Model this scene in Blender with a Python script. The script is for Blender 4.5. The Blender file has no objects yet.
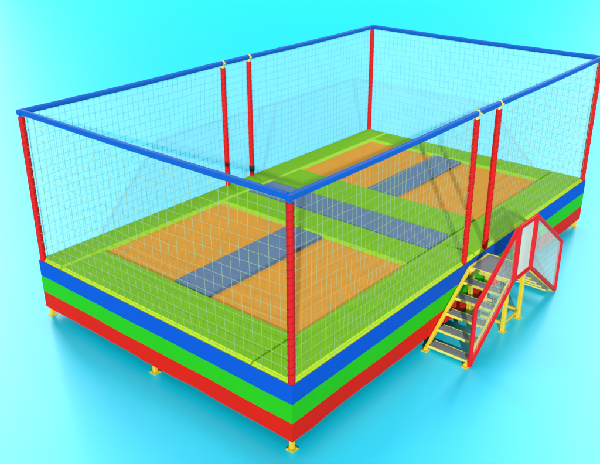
import bpy, bmesh, math, random
from mathutils import Vector, Matrix
random.seed(7)
S = bpy.context.scene
COL = S.collection
PI = math.pi

# ------------------------------------------------------------------ materials
def lin(r, g, b):
    f = lambda c: (c/255/12.92) if c/255 <= .04045 else ((c/255+.055)/1.055)**2.4
    return (f(r), f(g), f(b), 1)

def mat(name, col, rough=.5, spec=.35, var=.06, nscale=6.0, bump=.0, bscale=60.0, metallic=0.0, weave=0.0, wscale=90.0):
    m = bpy.data.materials.new(name); m.use_nodes = True
    nt = m.node_tree; n = nt.nodes; L = nt.links
    b = n['Principled BSDF']
    b.inputs['Roughness'].default_value = rough
    b.inputs['Specular IOR Level'].default_value = spec
    b.inputs['Metallic'].default_value = metallic
    tc = n.new('ShaderNodeTexCoord')
    no = n.new('ShaderNodeTexNoise'); no.inputs['Scale'].default_value = nscale; no.inputs['Detail'].default_value = 5
    L.new(tc.outputs['Object'], no.inputs['Vector'])
    mr = n.new('ShaderNodeMapRange')
    mr.inputs['To Min'].default_value = 1-var; mr.inputs['To Max'].default_value = 1+var
    L.new(no.outputs['Fac'], mr.inputs['Value'])
    mx = n.new('ShaderNodeMix'); mx.data_type = 'RGBA'; mx.blend_type = 'MULTIPLY'
    mx.inputs['Factor'].default_value = 1
    mx.inputs['A'].default_value = col
    L.new(mr.outputs['Result'], mx.inputs['B'])
    L.new(mx.outputs['Result'], b.inputs['Base Color'])
    # roughness varies a little as on handled vinyl
    rv = 0 if var == 0 else 1
    rr = n.new('ShaderNodeMapRange'); rr.inputs['To Min'].default_value = max(rough-.08*rv, .05); rr.inputs['To Max'].default_value = min(rough+.1*rv, 1)
    L.new(no.outputs['Fac'], rr.inputs['Value']); L.new(rr.outputs['Result'], b.inputs['Roughness'])
    last = None
    if bump > 0:
        n2 = n.new('ShaderNodeTexNoise'); n2.inputs['Scale'].default_value = bscale; n2.inputs['Detail'].default_value = 4
        L.new(tc.outputs['Object'], n2.inputs['Vector'])
        bp = n.new('ShaderNodeBump'); bp.inputs['Strength'].default_value = bump; bp.inputs['Distance'].default_value = .02
        L.new(n2.outputs['Fac'], bp.inputs['Height']); last = bp
        L.new(bp.outputs['Normal'], b.inputs['Normal'])
    if weave > 0:
        w1 = n.new('ShaderNodeTexWave'); w1.bands_direction = 'X'; w1.inputs['Scale'].default_value = wscale
        w2 = n.new('ShaderNodeTexWave'); w2.bands_direction = 'Y'; w2.inputs['Scale'].default_value = wscale
        L.new(tc.outputs['Object'], w1.inputs['Vector']); L.new(tc.outputs['Object'], w2.inputs['Vector'])
        ad = n.new('ShaderNodeMath'); ad.operation = 'ADD'
        L.new(w1.outputs['Fac'], ad.inputs[0]); L.new(w2.outputs['Fac'], ad.inputs[1])
        bp = n.new('ShaderNodeBump'); bp.inputs['Strength'].default_value = weave; bp.inputs['Distance'].default_value = .004
        L.new(ad.outputs['Value'], bp.inputs['Height'])
        if last: L.new(last.outputs['Normal'], bp.inputs['Normal'])
        L.new(bp.outputs['Normal'], b.inputs['Normal'])
    return m

def sheer(name, col, alpha):
    m = bpy.data.materials.new(name); m.use_nodes = True
    nt = m.node_tree; n = nt.nodes; L = nt.links
    b = n['Principled BSDF']; b.inputs['Base Color'].default_value = col; b.inputs['Roughness'].default_value = .9
    b.inputs['Specular IOR Level'].default_value = .1
    tr = n.new('ShaderNodeBsdfTransparent'); mx = n.new('ShaderNodeMixShader')
    tl = n.new('ShaderNodeBsdfTranslucent'); tl.inputs['Color'].default_value = col
    m2 = n.new('ShaderNodeMixShader'); m2.inputs['Fac'].default_value = .5
    L.new(b.outputs['BSDF'], m2.inputs[1]); L.new(tl.outputs['BSDF'], m2.inputs[2])
    tc = n.new('ShaderNodeTexCoord'); no = n.new('ShaderNodeTexNoise'); no.inputs['Scale'].default_value = 1.5
    L.new(tc.outputs['Object'], no.inputs['Vector'])
    mr = n.new('ShaderNodeMapRange'); mr.inputs['To Min'].default_value = alpha*.85; mr.inputs['To Max'].default_value = alpha*1.15
    L.new(no.outputs['Fac'], mr.inputs['Value']); L.new(mr.outputs['Result'], mx.inputs['Fac'])
    L.new(tr.outputs['BSDF'], mx.inputs[1]); L.new(m2.outputs['Shader'], mx.inputs[2])
    L.new(mx.outputs['Shader'], n['Material Output'].inputs['Surface'])
    return m

M = {
 'floor':  mat('cyan_studio_floor', (.004, .745, 1.0, 1), .42, .7, 0, .6),
 'pad':    mat('green_vinyl_pad', (.160, .43, .003, 1), .6, .12, .06, 3, .10, 14),
 'lit_slope':    mat('lime_lit_slope', (.48, .74, .012, 1), .5, .3, .05, 6),  # pad green with sunlight on the outer slopes painted in
 'lit_slope_in': mat('light_green_lit_slope', (.28, .56, .010, 1), .5, .3, .05, 6),  # weaker painted sunlight for the slopes beside the beds
 'blue_pad': mat('slate_blue_pad', (.085, .165, .29, 1), .55, .3, .07, 3, .10, 14, weave=.3, wscale=40),
 'bed':    mat('orange_jump_mat', (.62, .285, .035, 1), .85, .08, .06, 2.5, .05, 9, weave=.1, wscale=55),
 'blue':   mat('blue_skirt_vinyl', (.004, .085, .52, 1), .65, .08, .05, 2.5, .22, 3.5),
 'green':  mat('green_skirt_vinyl', (.025, .49, .009, 1), .65, .08, .05, 2.5, .22, 3.5),
 'red':    mat('red_skirt_vinyl', (.75, .013, .005, 1), .65, .08, .05, 2.5, .22, 3.5),
 'rail':   mat('blue_foam_sleeve', (.004, .105, .50, 1), .55, .18, .06, 7, .12, 40),
 'post':   mat('red_foam_sleeve', (.68, .008, .008, 1), .55, .15, .08, 7, .12, 40),
 'lace':   mat('dark_red_cord', (.36, .006, .008, 1), .8, .1, .1, 20),
 'black':  mat('black_strap', (.02, .02, .022, 1), .6, .3, .1, 20),
 'yellow': mat('yellow_painted_steel', (.82, .58, .02, 1), .4, .5, .06, 9, .05, 60),
 'paleyellow': mat('pale_yellow_painted_steel', (.80, .70, .10, 1), .4, .5, .06, 9, .05, 60),
 'redsteel': mat('red_painted_steel', (.72, .006, .010, 1), .5, .2, .06, 9, .05, 60),
 'tread':  mat('grey_tread_plate', (.20, .22, .235, 1), .7, .3, .2, 14, .3, 60),
 'frame':  mat('dark_steel', (.035, .04, .05, 1), .6, .4, .1, 9),
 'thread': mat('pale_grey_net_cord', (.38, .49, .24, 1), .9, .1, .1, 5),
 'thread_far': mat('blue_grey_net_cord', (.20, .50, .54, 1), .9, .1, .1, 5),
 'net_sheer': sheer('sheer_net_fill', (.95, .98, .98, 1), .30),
 'rail_sheer': sheer('sheer_guard_mesh', (.95, .96, .96, 1), .55),
 'rail_clear': sheer('clear_guard_mesh', (.94, .95, .93, 1), .20),
 'guard_panel': sheer('frosted_guard_panel', (.96, .93, .80, 1), .92),
}

# ------------------------------------------------------------------ mesh helpers
def obj(name, bm, mats, parent=None, label=None, smooth=False):
    me = bpy.data.meshes.new(name)
    bmesh.ops.recalc_face_normals(bm, faces=bm.faces[:])
    bm.to_mesh(me); bm.free()
    if not isinstance(mats, (list, tuple)): mats = [mats]
    for m in mats: me.materials.append(m)
    if smooth:
        for p in me.polygons: p.use_smooth = True
        try: me.set_sharp_from_angle(angle=math.radians(40))
        except Exception: pass
    o = bpy.data.objects.new(name, me); COL.objects.link(o)
    if parent: o.parent = parent
    if label: o['label'] = label
    return o

def box(bm, x0, x1, y0, y1, z0, z1, bev=0.0, seg=2, mi=0):
    r = bmesh.ops.create_cube(bm, size=1)
    vs = r['verts']
    bmesh.ops.scale(bm, vec=(x1-x0, y1-y0, z1-z0), verts=vs)
    bmesh.ops.translate(bm, vec=((x0+x1)/2, (y0+y1)/2, (z0+z1)/2), verts=vs)
    fs = set(f for v in vs for f in v.link_faces)
    for f in fs: f.material_index = mi
    if bev > 0:
        es = list(set(e for v in vs for e in v.link_edges))
        bmesh.ops.bevel(bm, geom=es, offset=bev, segments=seg, affect='EDGES', profile=.5)

def tube(bm, pts, r, n=12, caps=True, mi=0):
    """round tube along a polyline"""
    pts = [Vector(p) for p in pts]
    rings = []
    for i, p in enumerate(pts):
        if i == 0: t = (pts[1]-p).normalized()
        elif i == len(pts)-1: t = (p-pts[i-1]).normalized()
        else: t = ((pts[i+1]-p).normalized()+(p-pts[i-1]).normalized()).normalized()
        up = Vector((0, 0, 1)) if abs(t.z) < .95 else Vector((1, 0, 0))
        a = t.cross(up).normalized(); b = t.cross(a).normalized()
        k = 1.0
        if 0 < i < len(pts)-1:
            c = t.dot((pts[i+1]-p).normalized()); k = 1/max(c, .5)
        rr = r[i] if isinstance(r, (list, tuple)) else r
        rings.append([bm.verts.new(p+(a*math.cos(2*PI*j/n+PI/n)+b*math.sin(2*PI*j/n+PI/n))*rr) for j in range(n)])
    for A, B in zip(rings, rings[1:]):
        for j in range(n):
            f = bm.faces.new((A[j], A[(j+1) % n], B[(j+1) % n], B[j])); f.material_index = mi
    if caps:
        bm.faces.new(rings[0][::-1]).material_index = mi
        bm.faces.new(rings[-1]).material_index = mi

def thing(name, label, cat, loc):
    o = bpy.data.objects.new(name, None); COL.objects.link(o)
    o.location = loc; o['label'] = label; o['category'] = cat
    return o

# ------------------------------------------------------------------ measures (metres)
LX, LY = 8.60, 5.05
ZT = 1.0                 # pad tops
ZR = 3.285                # rail centre line
XM = (4.02, 4.68)        # middle posts
POST_R = .045

# ------------------------------------------------------------------ setting
bm = bmesh.new()
bmesh.ops.create_grid(bm, x_segments=8, y_segments=8, size=600)
fl = obj('floor', bm, M['floor']); fl['kind'] = 'structure'

# ------------------------------------------------------------------ trampoline
T = thing('trampoline_court', 'large four-bed trampoline court with striped skirt, red posts, blue rails and safety nets', 'trampoline', (0, 0, 0))

# steel frame under the pads
bm = bmesh.new()
zf0, zf1 = .84, .925
def fbox(x0, x1, y0, y1): box(bm, x0, x1, y0, y1, zf0, zf1, .008, 1)
fbox(.03, LX-.03, .03, .45); fbox(.03, LX-.03, LY-.40, LY-.03)
for a, b in ((.03, .62), (3.58, 5.35), (8.10, LX-.03)): fbox(a, b, .452, LY-.402)
for a, b in ((.622, 3.578), (5.352, 8.098)): fbox(a, b, 2.38, 2.80)
obj('frame', bm, M['frame'], T)

# jump beds
for (x0, x1) in ((.70, 3.50), (5.43, 8.08)):
    for (y0, y1) in ((.52, 2.36), (2.82, 4.66)):
        bm = bmesh.new()
        nx, ny = 22, 16
        g = [[bm.verts.new((x0+(x1-x0)*i/nx, y0+(y1-y0)*j/ny,
              .952-.028*math.sin(PI*i/nx)*math.sin(PI*j/ny))) for j in range(ny+1)] for i in range(nx+1)]
        for i in range(nx):
            for j in range(ny): bm.faces.new((g[i][j], g[i+1][j], g[i+1][j+1], g[i][j+1]))
        r = bmesh.ops.extrude_face_region(bm, geom=bm.faces[:])
        bmesh.ops.translate(bm, vec=(0, 0, -.006), verts=[v for v in r['geom'] if isinstance(v, bmesh.types.BMVert)])
        obj('jump_bed', bm, M['bed'], T, smooth=True)

# pads: cushion with sloped edge and sunlight painted lime on chosen sides
def pad(name, x0, x1, y0, y1, m, edges='', label=None, inner='', h=.062, slope=.055, z1=ZT):
    g = .004
    x0 += g; x1 -= g; y0 += g; y1 -= g
    z0 = z1-h
    bm = bmesh.new()
    s = slope
    edges_all = edges+inner
    ins = {k: (s if k in edges_all else .014) for k in 'wens'}
    # outer ring z0 -> ring low -> inner ring z1, with cushion rise in the middle
    nx = max(2, int((x1-x0)/.25)); ny = max(2, int((y1-y0)/.25))
    def ring(ax0, ax1, ay0, ay1, z):
        return [bm.verts.new(p) for p in ((ax0, ay0, z), (ax1, ay0, z), (ax1, ay1, z), (ax0, ay1, z))]
    lowz = {True: z0+.012, False: z1-.012}
    R0 = ring(x0, x1, y0, y1, z0)
    # corner heights of second ring follow slope edges
    R1 = [bm.verts.new(p) for p in ((x0, y0, z0+.012), (x1, y0, z0+.012), (x1, y1, z0+.012), (x0, y1, z0+.012))]
    R2 = [bm.verts.new(p) for p in ((x0+ins['w'], y0+ins['s'], z1-.004), (x1-ins['e'], y0+ins['s'], z1-.004),
                                   (x1-ins['e'], y1-ins['n'], z1-.004), (x0+ins['w'], y1-ins['n'], z1-.004))]
    R3 = [bm.verts.new(p) for p in ((x0+ins['w']+.02, y0+ins['s']+.02, z1), (x1-ins['e']-.02, y0+ins['s']+.02, z1),
                                   (x1-ins['e']-.02, y1-ins['n']-.02, z1), (x0+ins['w']+.02, y1-ins['n']-.02, z1))]
    side = 'senw'
    for A, B, isl in ((R0, R1, 0), (R1, R2, 1), (R2, R3, 0)):
        for k in range(4):
            f = bm.faces.new((A[k], A[(k+1) % 4], B[(k+1) % 4], B[k]))
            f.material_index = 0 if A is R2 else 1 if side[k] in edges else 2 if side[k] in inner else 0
    bm.faces.new(R3); bm.faces.new(R0[::-1])
    return obj(name, bm, [m, M['lit_slope'], M['lit_slope_in']], T, label)

P = M['pad']
yA, yB = .66, 4.53
# long side pads (two lengths each, butted between the two modules)
pad('safety_pad', 0, 4.35, 0, yA, P, 'sw'); pad('safety_pad', 4.35, LX, 0, yA, P, 's')
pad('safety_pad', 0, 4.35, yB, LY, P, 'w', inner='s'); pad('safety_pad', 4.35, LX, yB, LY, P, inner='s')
# end pads and middle pads
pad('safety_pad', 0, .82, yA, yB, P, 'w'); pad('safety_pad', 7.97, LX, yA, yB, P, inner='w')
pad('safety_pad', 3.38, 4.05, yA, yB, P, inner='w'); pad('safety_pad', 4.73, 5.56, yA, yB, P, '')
pad('walkway_pad', 4.05, 4.73, yA, yB, M['blue_pad'], '', 'slate blue pad across the middle')
pad('divider_pad', .82, 3.38, 2.23, 2.95, M['blue_pad'], '')
pad('divider_pad', 5.56, 7.97, 2.28, 2.93, M['blue_pad'], '')

# skirt: three stripes on each of the four sides, cloth a little wavy
ZB = (.972, .708, .436, .165)
def stripe(p0, p1, nrm, z1, z0, m, label, wav, seed):
    rnd = random.Random(seed)
    bm = bmesh.new()
    p0, p1, nrm = Vector(p0), Vector(p1), Vector(nrm)
    n = int((p1-p0).length/.1); k = 5
    ph = [rnd.uniform(0, 6.28) for _ in range(4)]
    V = []
    for i in range(n+1):
        row = []
        s = (p1-p0).length*i/n
        env = min(1, min(s, (p1-p0).length-s)/.4)
        for j in range(k+1):
            t = j/k
            z = z1+(z0-z1)*t
            dn = env*.008*(math.sin(s*2.3+z*3+1.7)+.6*math.sin(s*5.1-z*5+.8))*(1.05-z)
            dz = wav*env*(t**2)*.35*(.012*math.sin(s*4.2+ph[2])+.008*math.sin(s*9.1+ph[3]))
            row.append(bm.verts.new(p0+(p1-p0)*i/n+nrm*(.014+dn)+Vector((0, 0, z+dz))))
        V.append(row)
    for i in range(n):
        for j in range(k): bm.faces.new((V[i][j], V[i+1][j], V[i+1][j+1], V[i][j+1]))
    r = bmesh.ops.extrude_face_region(bm, geom=bm.faces[:])
    bmesh.ops.translate(bm, vec=nrm*-.005, verts=[v for v in r['geom'] if isinstance(v, bmesh.types.BMVert)])
    obj('skirt_stripe', bm, m, T, label, smooth=True)
E = .0134
sides = (((-E, 0, 0), (LX+E, 0, 0), (0, -1, 0)), ((0, LY+E, 0), (0, -E, 0), (-1, 0, 0)),
         ((LX+E, LY, 0), (-E, LY, 0), (0, 1, 0)), ((LX, -E, 0), (LX, LY+E, 0), (1, 0, 0)))
for si, (a, b, nn) in enumerate(sides):
    for bi, (c, lab) in enumerate((('blue', 'blue top stripe of the skirt'), ('green', 'green middle stripe of the skirt'), ('red', 'red bottom stripe of the skirt'))):
        stripe(a, b, nn, ZB[bi]-(.002 if bi else 0), ZB[bi+1], M[c], lab, 1 if bi == 2 else 0, 40+si*3+bi)

# legs with base plates
def leg(x, y):
    bm = bmesh.new()
    box(bm, x-.028, x+.028, y-.028, y+.028, .012, .838, .006, 2)
    l = obj('leg', bm, M['yellow'], T)
    bm = bmesh.new()
    box(bm, x-.058, x+.058, y-.058, y+.058, 0.0, .012, .003, 1)
    for dx in (-.04, .04):
        for dy in (-.04, .04):
            tube(bm, [(x+dx, y+dy, .012), (x+dx, y+dy, .019)], .009, 6)
    obj('base_plate', bm, M['yellow'], l)
for x in (.045, 4.0, 4.68, LX-.045):
    for y in (.045, LY-.045): leg(x, y)
for x in (.045, LX-.045): leg(x, 2.55)

# posts
def post(x, y, kind):
    top = ZR-.065 if kind == 'corner' else ZR-.085
    bm = bmesh.new()
    z0 = .95
    pts = [(x, y, z0+(top-z0)*i/30) for i in range(31)]
    rr = [POST_R*(1+.025*math.sin(i*2.4+x)) for i in range(31)]
    tube(bm, pts, rr, 16)
    p = obj('post', bm, M['post'], T, smooth=True)
    # lacing cord that ties the net to the post
    bm = bmesh.new()
    hel = []
    turns = 22
    for i in range(turns*10+1):
        a = 2*PI*i/10; z = z0+.10+(top-z0-.15)*i/(turns*10)
        hel.append((x+(POST_R+.003)*math.cos(a), y+(POST_R+.003)*math.sin(a), z))
    tube(bm, hel, .0028, 5)
    obj('lacing', bm, M['lace'], p)
    if kind != 'corner':
        bm = bmesh.new()
        tube(bm, [(x, y, top-.01), (x, y, ZR-.04)], .022, 12)
        tube(bm, [(x-.016, y, ZR), (x+.016, y, ZR)], .047, 16)
        tube(bm, [(x, y-.07, ZR), (x, y-.055, ZR)], .018, 8)
        tube(bm, [(x, y+.055, ZR), (x, y+.07, ZR)], .018, 8)
        obj('clamp', bm, M['paleyellow'], p)
        if kind == 'rear':
            bm = bmesh.new()
            tube(bm, [(x, y, 1.10), (x, y, 1.20)], POST_R+.008, 16)
            obj('strap', bm, M['black'], p)
    else:
        bm = bmesh.new()
        tube(bm, [(x, y, top-.01), (x, y, ZR-.03)], .03, 12)
        obj('socket', bm, M['rail'], p)
ins = .035
for x in (ins, LX-ins):
    for y in (ins, LY-ins): post(x, y, 'corner')
for x in XM:
    post(x, ins, 'front'); post(x, LY-ins, 'rear')

# top rails (foam sleeved), cut at the clamps, with rounded corner overlap
RAIL_R = .043
def rail(a, b):
    bm = bmesh.new()
    a, b = Vector(a), Vector(b)
    n = max(2, int((b-a).length/.25))
    pts = []
    for i in range(n+1):
        t = i/n
        pts.append(a+(b-a)*t-Vector((0, 0, .012*math.sin(PI*t)*(b-a).length/4)))
    tube(bm, pts, [RAIL_R*(1+.02*math.sin(i*1.9)) for i in range(n+1)], 16)
    obj('top_rail', bm, M['rail'], T, smooth=True)
for y in (ins, LY-ins):
    xs = [-.01, XM[0]-.017, XM[0]+.017, XM[1]-.017, XM[1]+.017, LX+.01]
    for k in range(3): rail((xs[2*k], y, ZR), (xs[2*k+1], y, ZR))
for x in (ins, LX-ins): rail((x, ins+.03, ZR+.004), (x, LY-ins-.03, ZR+.004))

# nets
def net(p0, p1, cell_u, cell_v, th, m, fill, off=0.0, label=None, z0=.985, z1=ZR-.05):
    rnd = random.Random(int(p0[0]*100+p1[1]*37+p1[0]*11))
    p0, p1 = Vector(p0), Vector(p1)
    L = (p1-p0).length; d = (p1-p0)/L; nr = Vector((-d.y, d.x, 0))
    bm = bmesh.new()
    nu = round(L/cell_u); nv = round((z1-z0)/cell_v)
    ph = [rnd.uniform(0, 6) for _ in range(6)]
    def P(u, v):
        s = L*u/nu; w = v/nv
        e = math.sin(PI*min(max(u/nu, 0), 1))
        bow = -off-.030*e*math.sin(PI*w)*(1+.4*math.sin(s*1.3+ph[0]))
        du = .016*math.sin(s*2.1+w*4+ph[1])*math.sin(PI*w)*min(1, e*3)
        dz = (.012*math.sin(s*1.7+ph[2]+w*2)+.008*math.sin(s*4.3+ph[3]))*math.sin(PI*w)
        return p0+d*(s+du)+nr*bow+Vector((0, 0, z0+(z1-z0)*w+dz))
    def strand(pts):
        tube(bm, pts, th, 4, caps=False)
    for u in range(nu+1): strand([P(u, v) for v in range(0, nv+1, 2 if nv % 2 == 0 else 1)])
    for v in range(nv+1):
        st = [P(u, v) for u in range(0, nu+1, 4)]
        if (nu % 4): st.append(P(nu, v))
        strand(st)
    mats = [m]
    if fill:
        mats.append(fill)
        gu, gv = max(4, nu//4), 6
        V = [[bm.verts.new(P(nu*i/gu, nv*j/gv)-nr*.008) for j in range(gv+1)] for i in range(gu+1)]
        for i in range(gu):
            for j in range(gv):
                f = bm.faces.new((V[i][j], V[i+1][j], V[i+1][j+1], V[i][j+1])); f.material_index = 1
    return obj('net_panel', bm, mats, T, label)
TH = .0022
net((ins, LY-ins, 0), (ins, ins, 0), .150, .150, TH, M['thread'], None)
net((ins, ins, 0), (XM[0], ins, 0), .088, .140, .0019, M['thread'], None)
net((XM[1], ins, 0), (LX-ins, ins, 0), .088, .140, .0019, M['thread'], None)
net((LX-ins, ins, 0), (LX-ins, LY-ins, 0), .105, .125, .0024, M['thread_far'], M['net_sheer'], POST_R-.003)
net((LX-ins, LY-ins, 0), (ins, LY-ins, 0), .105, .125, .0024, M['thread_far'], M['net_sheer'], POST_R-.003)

# ------------------------------------------------------------------ staircase
YI, YO = -.045, -.70
A = thing('staircase', 'yellow steel double-sided staircase with grey treads and red guard rails at the court entrance', 'stairs', ((XM[0]+XM[1])/2, YO/2, 0))
OFF = A.location.copy()
def sobj(name, bm, m, label=None, parent=None, smooth=False):
    o = obj(name, bm, m, None, label, smooth)
    if parent is None:
        o.parent = A
        for v in o.data.vertices: v.co -= OFF
    else:
        o.parent = parent
        for v in o.data.vertices: v.co -= OFF
    return o
X0, X1, ZL = 2.95, 4.07, .905          # foot of the flight, edge of the landing, landing height
X2, X3 = 4.66, 5.80
def sl(xa, za, xb, zb, y, w=.022, h=.03):
    """flat bar stringer in the xz plane"""
    bm = bmesh.new()
    d = Vector((xb-xa, 0, zb-za)).normalized(); u = Vector((-d.z, 0, d.x))
    if u.z < 0: u = -u
    vs = []
    for (x, z) in ((xa, za), (xb, zb)):
        for s in (-1, 1):
            for t in (-1, 1):
                vs.append(bm.verts.new(Vector((x, y+t*w, z))+u*h*s))
    for f in ((0, 1, 3, 2), (4, 6, 7, 5), (0, 4, 5, 1), (2, 3, 7, 6), (0, 2, 6, 4), (1, 5, 7, 3)):
        bm.faces.new([vs[i] for i in f])
    bmesh.ops.bevel(bm, geom=bm.edges[:], offset=.005, segments=1, affect='EDGES')
    return bm
for y in (YI, YO):
    sobj('stringer', sl(X0-.02, .02, X1, ZL-.03, y), M['yellow'])
    sobj('stringer', sl(X2, ZL-.03, X3+.02, .02, y), M['yellow'])
    for x in (X0-.03, X3+.03):
        bm = bmesh.new(); box(bm, x-.055, x+.055, y-.05, y+.05, 0, .012, .003, 1)
        box(bm, x-.022, x+.022, y-.0215, y+.0215, .0125, .06, .004, 1)
        sobj('foot', bm, M['yellow'])
NT = 5
def tread(x, z, dirn):
    y0, y1 = YO+.024, YI-.024
    bm = bmesh.new()
    a, b = (x, x+.165*dirn); a, b = min(a, b), max(a, b)
    box(bm, a, b, y0, y1, z-.028, z, .004, 1)
    for k in range(5):                              # grip ribs
        xx = a+.035+k*(b-a-.07)/4
        box(bm, xx-.006, xx+.006, y0+.02, y1-.02, z-.001, z+.004)
    t = sobj('tread', bm, M['tread'])
    bm = bmesh.new()
    xa, xb = (x-.014*dirn, x-.001*dirn); xa, xb = min(xa, xb), max(xa, xb)
    box(bm, xa, xb, y0, y1, z-.034, z+.005, .003, 1)
    xa, xb = (x+.166*dirn, x+.176*dirn); xa, xb = min(xa, xb), max(xa, xb)
    sobj('nosing', bm, M['paleyellow'], parent=t)
    bm = bmesh.new(); box(bm, xa, xb, y0, y1, z-.024, z+.002, .003, 1)
    sobj('back_edge', bm, M['paleyellow'], parent=t)
for k in range(NT):
    z = .075+k*.166
    tread(X0+.015+k*.228, z, 1)
    tread(X3-.015-k*.228, z, -1)
# landing
bm = bmesh.new()
box(bm, X1+.004, X2-.004, YO+.03, YI-.03, ZL-.03, ZL, .004, 1)
for k in range(9):
    yy = YO+.08+k*(YI-YO-.16)/8
    box(bm, X1+.05, X2-.05, yy-.006, yy+.006, ZL-.001, ZL+.004)
land = sobj('landing', bm, M['tread'])
bm = bmesh.new()
for x in (X1-.012, X2-.012): box(bm, x, x+.024, YO-.03, YI+.02, ZL-.062, ZL+.006, .003, 1)
for y in (YO-.02, YI-.02): box(bm, X1+.014, X2-.014, y, y+.04, ZL-.06, ZL+.004, .003, 1)
for k in range(3): box(bm, X1+.013, X2-.013, YO+.14+k*.17, YO+.17+k*.17, ZL-.06, ZL-.032)
sobj('landing_frame', bm, M['paleyellow'], parent=land)
for x in (X1+.035, X2-.035):
    for y in (YI-.035, YO+.035):
        bm = bmesh.new(); box(bm, x-.03, x+.03, y-.03, y+.03, .0125, ZL-.064, .005, 1)
        l = sobj('support_leg', bm, M['yellow'])
        bm = bmesh.new(); box(bm, x-.05, x+.05, y-.05, y+.05, 0, .012, .003, 1)
        sobj('base_plate', bm, M['yellow'], parent=l)
    bm = bmesh.new(); box(bm, x-.018, x+.018, YO+.066, YI-.066, .12, .156, .004, 1)
    sobj('stretcher', bm, M['yellow'])
for y in (YI-.035, YO+.035):
    bm = bmesh.new(); box(bm, X1+.066, X2-.066, y-.018, y+.018, .12, .156, .004, 1)
    sobj('stretcher', bm, M['yellow'])

# red guards on the outer side
RG = .033
YG = YO-.045
GZ = 1.74
HZ = .93
def guard(pts, lab=None):
    bm = bmesh.new()
    pts = [Vector(p) for p in pts]
    n = len(pts)
    for i in range(n):
        tube(bm, [pts[i], pts[(i+1) % n]], RG, 12)
    for p in pts: bmesh.ops.create_uvsphere(bm, u_segments=12, v_segments=8, radius=RG, matrix=Matrix.Translation(p))
    return bm
def guard_mesh(poly, m, thread=True, cell=.12):
    """sheer panel in the plane y = YG filling a polygon, plus cords"""
    bm = bmesh.new()
    bm.faces.new([bm.verts.new((x, YG, z)) for x, z in poly]).material_index = 0
    if thread:
        def cross(axis, c):
            hits = []
            for (a, b) in zip(poly, poly[1:]+poly[:1]):
                u0, v0 = (a[0], a[1]) if axis == 0 else (a[1], a[0])
                u1, v1 = (b[0], b[1]) if axis == 0 else (b[1], b[0])
                if (u0-c)*(u1-c) < 0: hits.append(v0+(v1-v0)*(c-u0)/(u1-u0))
            return sorted(hits)
        for axis in (0, 1):
            lo = min(p[axis] for p in poly); hi = max(p[axis] for p in poly)
            c = lo+cell*.5
            while c < hi:
                h = cross(axis, c)
                if len(h) >= 2:
                    q = [(c, YG-.004, h[0]), (c, YG-.004, h[-1])] if axis == 0 else [(h[0], YG-.004, c), (h[-1], YG-.004, c)]
                    tube(bm, q, .0020, 4, caps=False, mi=1)
                c += cell
    return bm
hl = [(X0, .03), (X0+.01, HZ), (X1-.02, GZ), (X1+.0, ZL)]
hr = [(X3, .03), (X3-.01, HZ), (X2+.02, GZ), (X2+.0, ZL)]
def P3(q): return [(x, YG, z) for x, z in q]
for q in (hl, hr):
    g = sobj('handrail', guard(P3(q)), M['redsteel'], smooth=True)
    ms = M['rail_clear'] if q is hl else M['rail_sheer']
    sobj('mesh_infill', guard_mesh(q, ms), [ms, M['thread']], parent=g)
lg = [(X1+.05, ZL), (X1+.05, GZ), (X2-.05, GZ), (X2-.05, ZL)]
g = sobj('landing_guard', guard(P3(lg)), M['redsteel'], smooth=True)
sobj('panel', guard_mesh(lg, M['guard_panel'], False), M['guard_panel'], parent=g)
# brackets that carry the guards on the stringers
for x, z in ((X0, .09), (X3, .09), (X1+.03, ZL-.03), (X2-.03, ZL-.03)):
    bm = bmesh.new()
    box(bm, x-.015, x+.015, YG, YO-.0225, z-.015, z+.015)
    sobj('guard_bracket', bm, M['redsteel'])

# ------------------------------------------------------------------ light
w = bpy.data.worlds.new('World'); S.world = w; w.use_nodes = True
nt = w.node_tree; bg = nt.nodes['Background']; bg.inputs['Strength'].default_value = .76
# a studio: cyan walls all round, white overhead
tc = nt.nodes.new('ShaderNodeTexCoord'); sx = nt.nodes.new('ShaderNodeSeparateXYZ')
nt.links.new(tc.outputs['Generated'], sx.inputs[0])
cr = nt.nodes.new('ShaderNodeValToRGB'); nt.links.new(sx.outputs['Z'], cr.inputs['Fac'])
cr.color_ramp.elements[0].position = .6; cr.color_ramp.elements[0].color = (.005, .11, .17, 1)
cr.color_ramp.elements[1].position = .93; cr.color_ramp.elements[1].color = (.94, .99, 1.12, 1)
nt.links.new(cr.outputs['Color'], bg.inputs['Color'])

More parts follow.
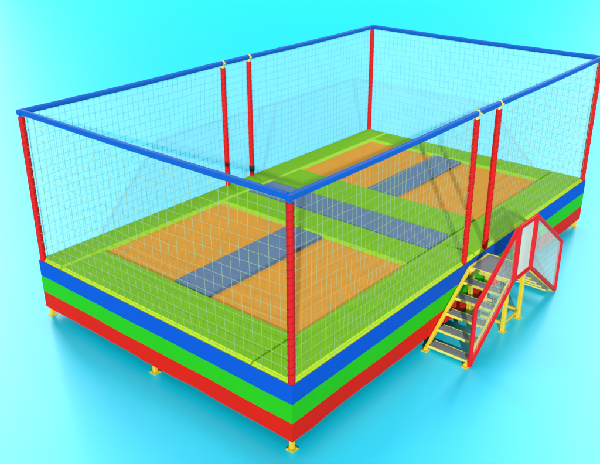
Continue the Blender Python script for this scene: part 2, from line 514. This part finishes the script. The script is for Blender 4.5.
def aim(o, tgt):
    o.rotation_euler = (Vector(tgt)-o.location).to_track_quat('-Z', 'Y').to_euler()
d = bpy.data.lights.new('key_sun', 'SUN'); d.energy = 3.7; d.angle = math.radians(.8); d.color = (1, .985, .96)
o = bpy.data.objects.new('key_sun', d); COL.objects.link(o)
o.location = (-9, -7.2, 6); o.rotation_euler = Vector((4.88, 3.9, -2.3)).to_track_quat('-Z', 'Y').to_euler()

def added_fill(name, az, dist, z, sx, sy, rad):
    d = bpy.data.lights.new(name, 'AREA'); d.shape = 'RECTANGLE'; d.size = sx; d.size_y = sy
    d.energy = rad*PI*sx*sy
    o = bpy.data.objects.new(name, d); COL.objects.link(o)
    o.location = (-5.65+dist*math.cos(az), -4.89+dist*math.sin(az), z); aim(o, (-5.65, -4.89, 0))
for az in (1.17, .20):  # added unseen area lamps, only to pale the floor at both sides
    added_fill('added_fill', az, 90, 13, 20, 14, 2.0)
    added_fill('added_fill', az, 90, 28.5, 20, 16, 3.2)
    added_fill('added_fill', az+(.01 if az > 1 else -.02), 90, 61, 21, 48, 12.5)

# ------------------------------------------------------------------ camera
cam = bpy.data.cameras.new('camera'); co = bpy.data.objects.new('camera', cam); COL.objects.link(co)
f, cx, cy, cz, yaw, pitch, roll = 786.1853, -5.6503, -4.8869, 6.3356, .6998, -.4299, -.0038
fw = Vector((math.cos(pitch)*math.cos(yaw), math.cos(pitch)*math.sin(yaw), math.sin(pitch)))
r = Vector((math.sin(yaw), -math.cos(yaw), 0)); u = r.cross(fw)
c, s = math.cos(roll), math.sin(roll)
r2, u2 = c*r+s*u, -s*r+c*u
co.matrix_world = Matrix(((r2.x, u2.x, -fw.x, cx), (r2.y, u2.y, -fw.y, cy), (r2.z, u2.z, -fw.z, cz), (0, 0, 0, 1)))
cam.sensor_width = 36; cam.lens = 36*f/600; cam.clip_end = 3000
S.camera = co
S.view_settings.view_transform = 'Standard'; S.view_settings.look = 'None'
S.view_settings.exposure = 0; S.view_settings.gamma = 1
S.cycles.transparent_max_bounces = 24
